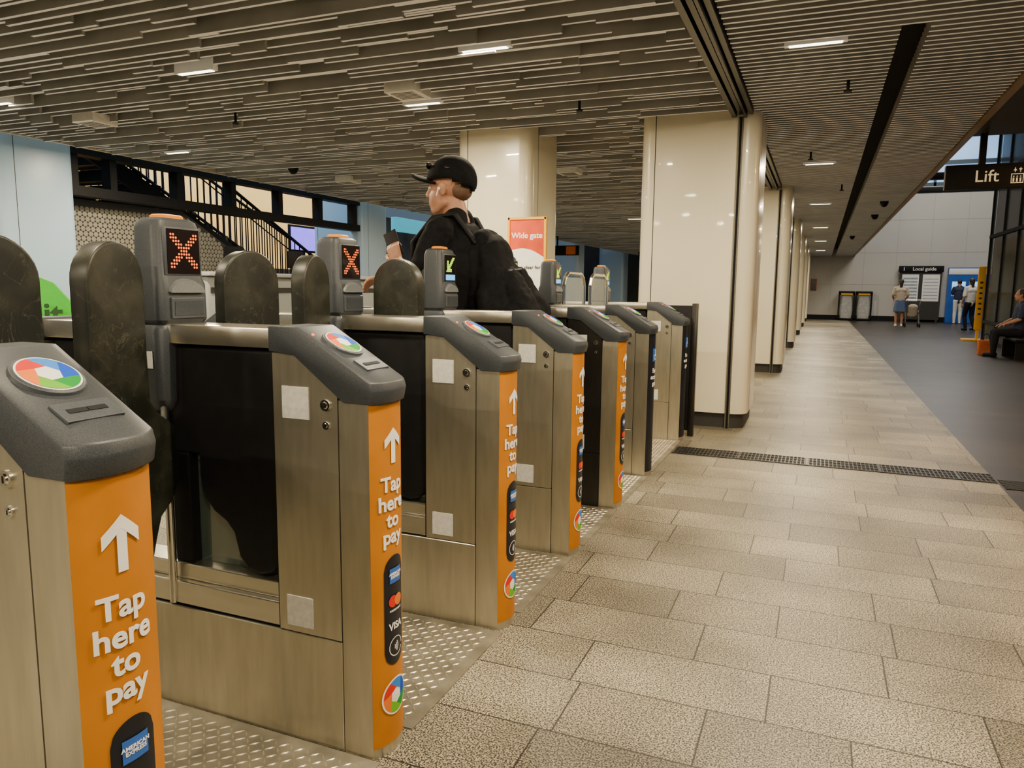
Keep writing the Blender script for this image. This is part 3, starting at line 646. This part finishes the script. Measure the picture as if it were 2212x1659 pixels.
O("body",boxm("wc",-8.5,-7.9,8.0,12.6,0,1.42,M("counter_white",(.36,.38,.37),.4,noise=.06),.04),r)
O("worktop",boxm("wt",-8.55,-7.8,7.95,12.65,1.42,1.48,M("counter_top",(.5,.5,.47),.3,noise=.05),.01),r)
O("kick_band",boxm("kb",-7.9,-7.885,8.05,12.55,1.18,1.26,SEAM),r)
for k in range(3):
    r=O("service_terminal",None,loc=(-8.15,8.8+k*1.4,1.48),label="small dark screen terminal on the service counter",cat="terminal",group="counter terminals")
    O("screen",boxm("tm",-.02,.02,-.2,.2,.1,.38,BLACK,.01),r); O("stand",boxm("tms",-.05,.05,-.04,.04,0,.12,STEELD),r)
O("teal_sign_band",boxm("ts",-8.75,-8.6,14.2,16,2.5,2.8,TEAL,.01),label="glowing teal sign band above the far passage",cat="sign")
r=O("information_screen",None,loc=(-11.0,14.1,0),label="glowing purple and blue information screen on a post",cat="screen"); O("casing",boxm("ic",-.05,.0,-.5,.5,2.05,2.65,BLACK,.01),r); O("screen",boxm("isn",0,.01,-.45,.45,2.1,2.6,PURP),r); O("post",boxm("isp",-.05,.0,-.04,.04,0,2.05,BLACK),r)
r=O("green_poster_board",None,loc=(-3.80,2.74,0),label="bright green slanted poster board with lettering",cat="poster board")
bm=bmesh.new(); prism(bm,[(-.12,.95),(.26,.95),(.16,1.12),(.02,1.30),(-.12,1.36)],-.01,.01,'y'); O("board",fin(bm,"gpb",GREENP),r,rot=(0,0,.6))
O("lettering",text_me("it",.17,M("dark_green",(.01,.07,.01),.5,noise=.05),.004),r,loc=(.05,-.03,1.13),rot=(math.pi/2,0,.6))
bm=bmesh.new(); box(bm,-.14,.16,-.02,.02,.0,.95); box(bm,-.25,.2,-.12,.12,0,.02); O("stand",fin(bm,"gs",STEELD),r,rot=(0,0,.6))
for k,(x,y,z,t) in enumerate(((-7.6,22,2.3,None),(-5.5,27,2.35,"4"),(-3.4,31,2.35,None))):
    r=O("platform_sign",None,loc=(x,y,z),label="dark hanging platform sign with orange square",cat="sign",group="platform signs")
    O("sign_box",boxm("ps",-.7,.7,-.04,.04,0,.3,BLACK,.01),r); O("orange_square",boxm("po",.3,.6,-.05,-.04,.03,.27,C_OR),r); 
    O("hanger",boxm("phg",-.02,.02,-.02,.02,.3,.9,BLACK),r)
    if t: O("lettering",text_me(t,.25,WHITE,.003),r,loc=(.45,-.052,.15),rot=(math.pi/2,0,0))
# ------------------------------------------------------------------ people
def p_cap(bm,a,b,ra,rb,flat=1,axis=(0,1,0),n=14):
    a=V(a);b=V(b);d=(b-a)
    if d.length<1e-5: d=V((0,0,1e-3))
    d=d.normalized(); s=V(axis); s=s-d*s.dot(d)
    if s.length<.05: s=d.orthogonal()
    s.normalize(); t=d.cross(s); rings=[]
    for base,r_,angs in ((a,ra,(-80,-50,-20,0)),(b,rb,(0,20,50,80))):
        for g in angs:
            g=math.radians(g); c=base+d*math.sin(g)*r_*(flat if flat<1 else 1); q=r_*math.cos(g)
            rings.append([bm.verts.new(c+s*math.cos(w)*q+t*math.sin(w)*q*flat) for w in [2*math.pi*i/n for i in range(n)]])
    for A,B in zip(rings,rings[1:]):
        for i in range(n): bm.faces.new((A[i],A[(i+1)%n],B[(i+1)%n],B[i]))
    bm.faces.new(rings[0][::-1]); bm.faces.new(rings[-1])
def p_ell(bm,c,r,rot=None):
    m=Matrix.Translation(c)@(rot if rot else Matrix.Identity(4))@Matrix.Diagonal((r[0],r[1],r[2],1))
    bmesh.ops.create_uvsphere(bm,u_segments=20,v_segments=14,radius=1,matrix=m)
TEXD=bpy.data.textures.new("folds",'CLOUDS'); TEXD.noise_scale=.11; TEXD.noise_depth=2
def remesh(bm,name,mat,vox,sm=4,disp=0):
    bmesh.ops.recalc_face_normals(bm,faces=bm.faces)
    me=bpy.data.meshes.new("tmp"); bm.to_mesh(me); bm.free()
    o=bpy.data.objects.new("tmp",me); COL.objects.link(o)
    m=o.modifiers.new("r",'REMESH'); m.mode='VOXEL'; m.voxel_size=vox; m.use_smooth_shade=True
    if sm: s=o.modifiers.new("s",'SMOOTH'); s.iterations=sm; s.factor=.5
    if disp: d=o.modifiers.new("d",'DISPLACE'); d.texture=TEXD; d.strength=disp; d.mid_level=.45
    bpy.context.view_layer.update(); dg=bpy.context.evaluated_depsgraph_get()
    r=bpy.data.meshes.new_from_object(o.evaluated_get(dg)); bpy.data.objects.remove(o); r.name=name
    r.materials.clear(); r.materials.append(mat)
    for p_ in r.polygons: p_.use_smooth=True
    return r
def p_hand(bm,w,d,n,side,curl=.5):
    w=V(w);d=V(d).normalized();n=V(n); n=(n-d*n.dot(d)).normalized(); s=d.cross(n)*side
    for k in (-.028,-.010,.010,.028): p_cap(bm,w+s*k*.6,w+d*.082+s*k,.014,.0115)
    for k,l in zip((.030,.010,-.010,-.029),(.068,.076,.071,.056)):
        p=w+d*.082+s*k; a=0
        for j,f in enumerate((.45,.32,.23)):
            a+=curl*(.7,1.1,.8)[j]; dd=d*math.cos(a)+n*math.sin(a); q=p+dd*l*f*1.15; p_cap(bm,p,q,.0092-.0008*j,.0086-.0008*j,n=10); p=q
    p=w+d*.022+s*.022; 
    for dd,l,r_ in ((d*.55+s*.75+n*.35,.038,.0125),(d*.75+s*.35+n*.55,.03,.0105),(d*.8+n*.6,.024,.009)):
        q=p+dd.normalized()*l; p_cap(bm,p,q,r_,r_-.001,n=10); p=q
BASE=dict(hz=.95,hipw=.095,kneeL=(.02,.1,.5),kneeR=(.02,-.1,.5),ankL=(0,.1,.09),ankR=(0,-.1,.09),sh=(0,.19,1.47),
          elL=(-.02,.25,1.18),elR=(-.02,-.25,1.18),wrL=(.06,.26,.93),wrR=(.06,-.26,.93),head=(.02,0,1.69),hdL=(0,0,-1),hdR=(0,0,-1),hnL=(0,-1,0),hnR=(0,1,0),cuL=.3,cuR=.3,wide=1.0,hs=1.0)
def person(loc,rot,J,label,top,bottom,shoes,hairm,vox=.012,legs='long',sleeve=.6,scale=1,hair='short',main=False):
    j=dict(BASE); j.update(J); W=j['wide']; HS=j['hs']
    r=O("person",None,loc=loc,rot=(0,0,rot),label=label,cat="person",scale=(scale,)*3)
    hz=j['hz']; sh=V(j['sh']); sR=V((sh.x,-sh.y,sh.z)); hd=V(j['head']); nb=V((sh.x-.01,0,sh.z+.05))
    H=lambda x,y,z: hd+V((x,y,z))*HS
    def he(bm,c,rr): p_ell(bm,H(*c),tuple(q*HS for q in rr))
    def hc(bm,a,b,ra,rb,**k): p_cap(bm,H(*a),H(*b),ra*HS,rb*HS,**k)
    def torso(bm,e):
        p_cap(bm,(0,0,hz),(0,0,hz+.1),.155*W+e,.15*W+e,.76); p_cap(bm,(0,0,hz+.1),(sh.x*.7,0,sh.z-.18),.155*W+e,.165*W+e,.82)
        p_cap(bm,(sh.x*.7,0,sh.z-.2),(sh.x,0,sh.z-.07),.168*W+e,.15*W+e,.74)
        p_cap(bm,sh*1.0,sR*1.0,.056+e,.056+e); p_cap(bm,(sh.x,.12,sh.z-.005),(nb.x,.03,nb.z+.02),.055+e,.05+e); p_cap(bm,(sh.x,-.12,sh.z-.005),(nb.x,-.03,nb.z+.02),.055+e,.05+e)
        p_cap(bm,(sh.x-.03,.07,sh.z-.08),(sh.x-.03,-.07,sh.z-.08),.10+e,.10+e)
    def leg(bm,s,e,lo=1):
        hp=V((0,s*j['hipw'],hz-.02)); k=V(j['kneeL' if s>0 else 'kneeR']); a=V(j['ankL' if s>0 else 'ankR'])
        p_cap(bm,hp,k if lo>.5 else hp.lerp(k,.75),.088+e,.058+e if lo>.5 else .075+e)
        if lo>.5: p_cap(bm,k,k.lerp(a,.35),.056+e,.056+e); p_cap(bm,k.lerp(a,.35),a,.056+e,.036+e)
    bm=bmesh.new(); torso(bm,0)
    for s in (1,-1):
        leg(bm,s,0); a=V(j['ankL' if s>0 else 'ankR']); p_cap(bm,a+V((-.03,0,-.05)),a+V((.15,0,-.06)),.034,.026)
        S_=sh if s>0 else sR; e=V(j['elL' if s>0 else 'elR']); w=V(j['wrL' if s>0 else 'wrR'])
        p_cap(bm,S_,e,.05,.04); p_cap(bm,e,e.lerp(w,.35),.041,.043); p_cap(bm,e.lerp(w,.35),w,.043,.028)
        p_hand(bm,w,j['hdL' if s>0 else 'hdR'],j['hnL' if s>0 else 'hnR'],1 if s>0 else -1,j['cuL' if s>0 else 'cuR'])
    p_cap(bm,nb,H(-.02,0,-.05),.062,.060)
    he(bm,(-.012,0,.035),(.098,.077,.095)); he(bm,(.025,0,-.04),(.070,.060,.075)); he(bm,(.055,0,-.085),(.034,.036,.027)); hc(bm,(-.01,.05,-.06),(.05,.025,-.088),.022,.02); hc(bm,(-.01,-.05,-.06),(.05,-.025,-.088),.022,.02)
    hc(bm,(.088,0,.02),(.106,0,-.02),.010,.0145,n=10); he(bm,(.102,.011,-.023),(.012,.009,.009)); he(bm,(.102,-.011,-.023),(.012,.009,.009))
    hc(bm,(.075,.04,.03),(.075,-.04,.03),.014,.014,n=10)
    hc(bm,(.085,.018,-.056),(.085,-.018,-.056),.010,.010,n=8); hc(bm,(.083,.016,-.068),(.083,-.016,-.068),.010,.010,n=8)
    for s in (1,-1): he(bm,(-.008,s*.078,-.005),(.018,.010,.032)); he(bm,(-.006,s*.086,.006),(.019,.006,.021))
    O("body",remesh(bm,"body",SKIN,vox,2),r)
    if main:
        for s in (1,-1):
            bm=bmesh.new(); he(bm,(.079,s*.032,.008),(.009,.011,.006)); O("eye",fin(bm,"eye",WHITE,60),r)
    bm=bmesh.new(); torso(bm,.013)
    if sleeve:
        for s in (1,-1):
            S_=sh if s>0 else sR; e=V(j['elL' if s>0 else 'elR']); p_cap(bm,S_,S_.lerp(e,sleeve),.066,.066)
    O("shirt",remesh(bm,"shirt",top,vox,4,.022 if main else 0),r)
    bm=bmesh.new(); p_cap(bm,(0,.05,hz),(0,-.05,hz),.125*W,.125*W,.9,axis=(1,0,0)); 
    if legs=='skirt': loft(bm,[(hz-.38,.19,.22,.12,0),(hz+.08,.12,.16,.1,0)])
    else:
        for s in (1,-1): leg(bm,s,.014,1 if legs=='long' else .3)
    O("trousers" if legs!='skirt' else "skirt",remesh(bm,"tr",bottom,vox,4),r)
    for s in (1,-1):
        bm=bmesh.new(); a=V(j['ankL' if s>0 else 'ankR']); p_cap(bm,a+V((-.035,0,-.045)),a+V((.16,0,-.052)),.043,.036); p_cap(bm,a+V((0,0,-.04)),a+V((.0,0,.01)),.042,.042)
        O("shoe",remesh(bm,"shoe",shoes,.012,2),r)
    bm=bmesh.new()
    if hair=='cap': he(bm,(-.062,0,.0),(.052,.066,.052))
    elif hair=='long': he(bm,(-.03,0,.04),(.1,.09,.1)); hc(bm,(-.06,0,.0),(-.07,0,-.16),.075,.05)
    else: he(bm,(-.025,0,.045),(.098,.084,.095))
    O("hair",remesh(bm,"hair",hairm,.01,2),r)
    return r,H
ML=(-1.95,3.84,0); MS=1.085
wrL=V((.235,.18,1.325)); dL=V((.45,-.20,.85))
man,H=person(ML,math.pi,dict(sh=(-.02,.215,1.475),hz=.96,head=(.03,0,1.70),hs=1.14,wide=1.25,kneeL=(.14,.1,.52),ankL=(.16,.1,.09),kneeR=(.02,-.1,.52),ankR=(-.2,-.1,.14),
    elL=(.06,.28,1.235),wrL=tuple(wrL),hdL=tuple(dL),hnL=(.1,-.95,-.1),cuL=.85,
    elR=(.2,-.27,1.22),wrR=(.47,-.10,1.24),hdR=(.95,.2,-.1),hnR=(-.1,.4,-.9),cuR=.5),
    "man in black t-shirt and cap walking through gate with phone",CLOTHB,CLOTHP,BLACK,HAIRS,vox=.0065,sleeve=.74,hair='cap',main=True,scale=MS)
bm=bmesh.new(); HS=1.14; c0=H(-.016,0,.040)
bmesh.ops.create_uvsphere(bm,u_segments=32,v_segments=20,radius=1,matrix=Matrix.Translation(c0)@Matrix.Diagonal((.115*HS,.092*HS,.109*HS,1)))
bmesh.ops.delete(bm,geom=[v_ for v_ in bm.verts if v_.co.z<c0.z-.002-.5*max(0,-(v_.co.x-c0.x))],context='VERTS')
ME_c=fin(bm,"cap",CLOTHB,60); c_=O("cap",ME_c,man); sm_=c_.modifiers.new("s",'SOLIDIFY'); sm_.thickness=.006; sm_.offset=1
bm=bmesh.new(); n=16; rows=[]
for q in range(6):
    rr=[]
    for i in range(n+1):
        a=-1.2+2.4*i/n; t_=q/5
        ext=.100*HS*t_*max(0,math.cos(a*.95))**.5
        x=.106*HS*math.cos(a)+ext; y=.090*HS*math.sin(a)*(1-.04*t_)
        rr.append(bm.verts.new(c0+V((x,y,.016+.034*t_*max(0,math.cos(a))-.034*(y/.1)**2))))
    rows.append(rr)
for a_,b_ in zip(rows,rows[1:]):
    for i in range(n): bm.faces.new((a_[i],a_[i+1],b_[i+1],b_[i]))
c_=O("cap_peak",fin(bm,"peak",CLOTHB,60),man); sm_=c_.modifiers.new("s",'SOLIDIFY'); sm_.thickness=.014
def onman(name,me,label,cat): return O(name,me,loc=ML,rot=(0,0,math.pi),scale=(MS,)*3,label=label,cat=cat)
bm=bmesh.new()
for s in (1,-1):
    p_ell(bm,H(.084,s*.034,.107),(.010,.030,.019)); p_cap(bm,H(.079,s*.060,.107),H(-.05,s*.090,.084),.0045,.0045,n=8)
p_cap(bm,H(.092,.01,.109),H(.092,-.01,.109),.004,.004,n=8)
onman("sunglasses",fin(bm,"sg",DISP,60),"dark sunglasses resting on top of the black cap","sunglasses")
bm=bmesh.new(); p_ell(bm,H(.004,.090,-.004),(.010,.009,.010)); p_cap(bm,H(.006,.092,-.006),H(.015,.092,-.034),.0045,.004,n=8)
onman("earbud",fin(bm,"eb",WHITE,60),"white wireless earbud in the man's ear","earbud")
d=dL.normalized(); nn=V((.1,-.95,-.1)); nn=(nn-d*nn.dot(d)).normalized()
pc=wrL+d*.105+nn*.026
ez=d; ex=nn; ey=ez.cross(ex)
bm=bmesh.new(); box(bm,-.0045,.0045,-.037,.037,-.065,.085,0,.004); box(bm,-.0052,-.0045,-.033,.033,-.06,.08,1)
bm.transform(Matrix.Translation(pc)@Matrix((ex,ey,ez)).transposed().to_4x4())
onman("smartphone",fin(bm,"ph",[BLACK,DISP],40),"black smartphone held upright in the man's hand","phone")
w=V((.47,-.10,1.24)); e=V((.2,-.27,1.22)); a=w.lerp(e,.12)
bm=bmesh.new(); dd=(e-w).normalized(); p_cap(bm,a-dd*.004,a+dd*.02,.034,.035); onman("wristwatch",remesh(bm,"ww",BLACK,.006,1),"black wristwatch on the man's wrist","watch")
bp=onman("backpack",None,"bulky black backpack worn on the man's back","backpack")
bm=bmesh.new()
p_cap(bm,(-.32,.0,1.05),(-.215,0,1.37),.18,.125,.76); p_cap(bm,(-.38,.08,1.02),(-.38,-.08,1.02),.12,.12); p_cap(bm,(-.43,.07,1.06),(-.335,.05,1.24),.09,.065); p_cap(bm,(-.43,-.07,1.06),(-.335,-.05,1.24),.09,.065)
p_cap(bm,(-.28,.15,.96),(-.24,.12,1.15),.06,.05); p_cap(bm,(-.28,-.15,.96),(-.24,-.12,1.15),.06,.05); p_cap(bm,(-.18,.04,1.44),(-.18,-.04,1.44),.055,.055); p_cap(bm,(-.16,.06,1.1),(-.16,.06,1.36),.07,.07); p_cap(bm,(-.16,-.06,1.1),(-.16,-.06,1.36),.07,.07)
O("bag_body",remesh(bm,"bpb",CLOTHB,.008,3,.035),bp)
for s in (1,-1):
    bm=bmesh.new(); pts=[(-.17,s*.09,1.42),(-.07,s*.12,1.56),(.05,s*.13,1.55),(.165,s*.14,1.42),(.15,s*.17,1.25),(-.05,s*.215,1.10),(-.2,s*.15,1.02)]
    for q0,q1 in zip(pts,pts[1:]): p_cap(bm,q0,q1,.026,.026,.5,axis=(0,1,0),n=10)
    O("strap",remesh(bm,"st",BLACK,.008,2),bp)
NYL=M("nylon",(.018,.018,.02),.45,noise=.3,nscale=50)
bm=bmesh.new(); p_cap(bm,(-.49,.04,1.0),(-.44,.04,1.12),.075,.06,.55); O("pocket",remesh(bm,"pk",NYL,.008,2,.02),bp)
for k in range(3):
    bm=bmesh.new(); z=1.08+k*.10; x=-.41+k*.05; p_cap(bm,(x-.045,.10,z),(x-.07,.0,z+.01),.008,.008); O("compression_strap",remesh(bm,"cs",NYL,.006,1),bp)
person((2.75,31.2,0),math.pi/2,dict(wrL=(.28,.2,1.05),wrR=(.28,-.2,1.05),elL=(.0,.26,1.18),elR=(0,-.26,1.18)),"woman with long hair in beige top pushing a stroller",BEIGE,DENIM,WCLOTH,HAIR,vox=.016,legs='skirt',sleeve=.8,scale=.97,hair='long')
person((5.3,35.7,0),math.pi/2,dict(elL=(.06,.24,1.2),wrL=(.25,.12,1.2),elR=(.06,-.24,1.2),wrR=(.25,-.12,1.2)),"man in dark shirt and white trousers facing the ticket machine",NAVYC,WCLOTH,WCLOTH,HAIR,vox=.016,sleeve=.7)
person((4.75,29.6,0),math.pi/2+.5,dict(kneeL=(.1,.1,.5),ankR=(-.15,-.1,.1)),"woman in pale top and black trousers near the ticket machine",WCLOTH,CLOTHP,BLACK,HAIR,vox=.016,sleeve=.9,scale=.98,hair='long')
person((6.2,35.6,0),math.pi/2-.3,{},"person in blue top standing at the ticket machine",AMEX,CLOTHP,BLACK,HAIR,vox=.016,sleeve=.9,scale=.95)
SEAT=dict(hz=.52,sh=(.0,.18,1.03),head=(.03,0,1.25),kneeL=(.42,.1,.50),kneeR=(.42,-.1,.50),ankL=(.44,.1,.09),ankR=(.40,-.1,.09),elL=(.05,.23,.78),elR=(.05,-.23,.78),wrL=(.26,.12,.68),wrR=(.26,-.12,.68),hdL=(.9,0,-.3),hdR=(.9,0,-.3),hnL=(0,0,-1),hnR=(0,0,-1))
person((3.75,17.75,0),math.pi,SEAT,"person in dark clothes seated on a bench by the glass",NAVYC,CLOTHP,BLACK,HAIR,vox=.014,sleeve=.8,hair='long')
r=O("shopping_bag",None,loc=(3.3,18.35,0),label="small orange shopping bag standing on the floor by the bench",cat="bag")
bm=bmesh.new(); loft(bm,[(0,.14,.09,.02,0),(.3,.15,.10,.02,0)],0); O("bag_body",fin(bm,"sb",M("orange_bag",(.5,.11,.02),.6,noise=.3,nscale=6),40),r)
bm=bmesh.new(); pts=[(-.06,0,.3),(-.05,0,.4),(0,0,.44),(.05,0,.4),(.06,0,.3)]
for a_,b_ in zip(pts,pts[1:]): cyl(bm,a_,b_,.008,8)
O("handle",fin(bm,"hn",BLACK,40),r)
r=O("stroller",None,loc=(3.2,31.4,0),label="folding grey stroller with pale canopy and small wheels",cat="stroller")
bm=bmesh.new()
for s in (-.22,.22):
    cyl(bm,(s,-.35,1.0),(s,.3,.12),.015,8); cyl(bm,(s,.15,.6),(s,-.3,.12),.015,8)
cyl(bm,(-.22,-.35,1.0),(.22,-.35,1.0),.018,8); O("frame",fin(bm,"sf",CHROME,40),r)
bm=bmesh.new(); p_cap(bm,(0,.0,.45),(0,-.12,.75),.17,.17,.6,axis=(1,0,0)); O("seat",remesh(bm,"ss",BEIGE,.02,2),r)
for s in (-.24,.24):
    for yy in (-.3,.3):
        bm=bmesh.new(); cyl(bm,(s-.02,yy,.09),(s+.02,yy,.09),.09,18); O("wheel",fin(bm,"sw",BLACK,40),r)
# ------------------------------------------------------------------ lights / world
def area(name,loc,rot,sx,sy,e,col):
    l=bpy.data.lights.new(name,'AREA'); l.shape='RECTANGLE'; l.size=sx; l.size_y=sy; l.energy=e; l.color=col
    o=bpy.data.objects.new(name,l); COL.objects.link(o); o.location=loc; o.rotation_euler=rot
area("skylight_west",(-10.6,10,6.5),(0,0,0),3,16,800,(.42,.74,1))
area("skylight_east",(4.5,29,8.2),(0,0,0),4,12,750,(1,.93,.82))
area("shop_light",(6,16,5.2),(0,0,0),1,10,220,(1,.6,.25))
area("soffit_light",(2.9,7.6,2.9),(0,0,0),.3,.3,80,(1,.55,.2))
area("soffit_light.001",(2.9,4.0,2.9),(0,0,0),.3,.3,40,(1,.55,.2))
w=bpy.data.worlds.new("World"); bpy.context.scene.world=w; w.use_nodes=True
nt=w.node_tree; bg=nt.nodes["Background"]; bg.inputs[0].default_value=(.42,.60,.80,1); bg.inputs[1].default_value=.22
# overall metric scale
for o in list(COL.objects):
    if o.parent is None and o.type!='CAMERA':
        o.location=o.location*K; o.scale=o.scale*K
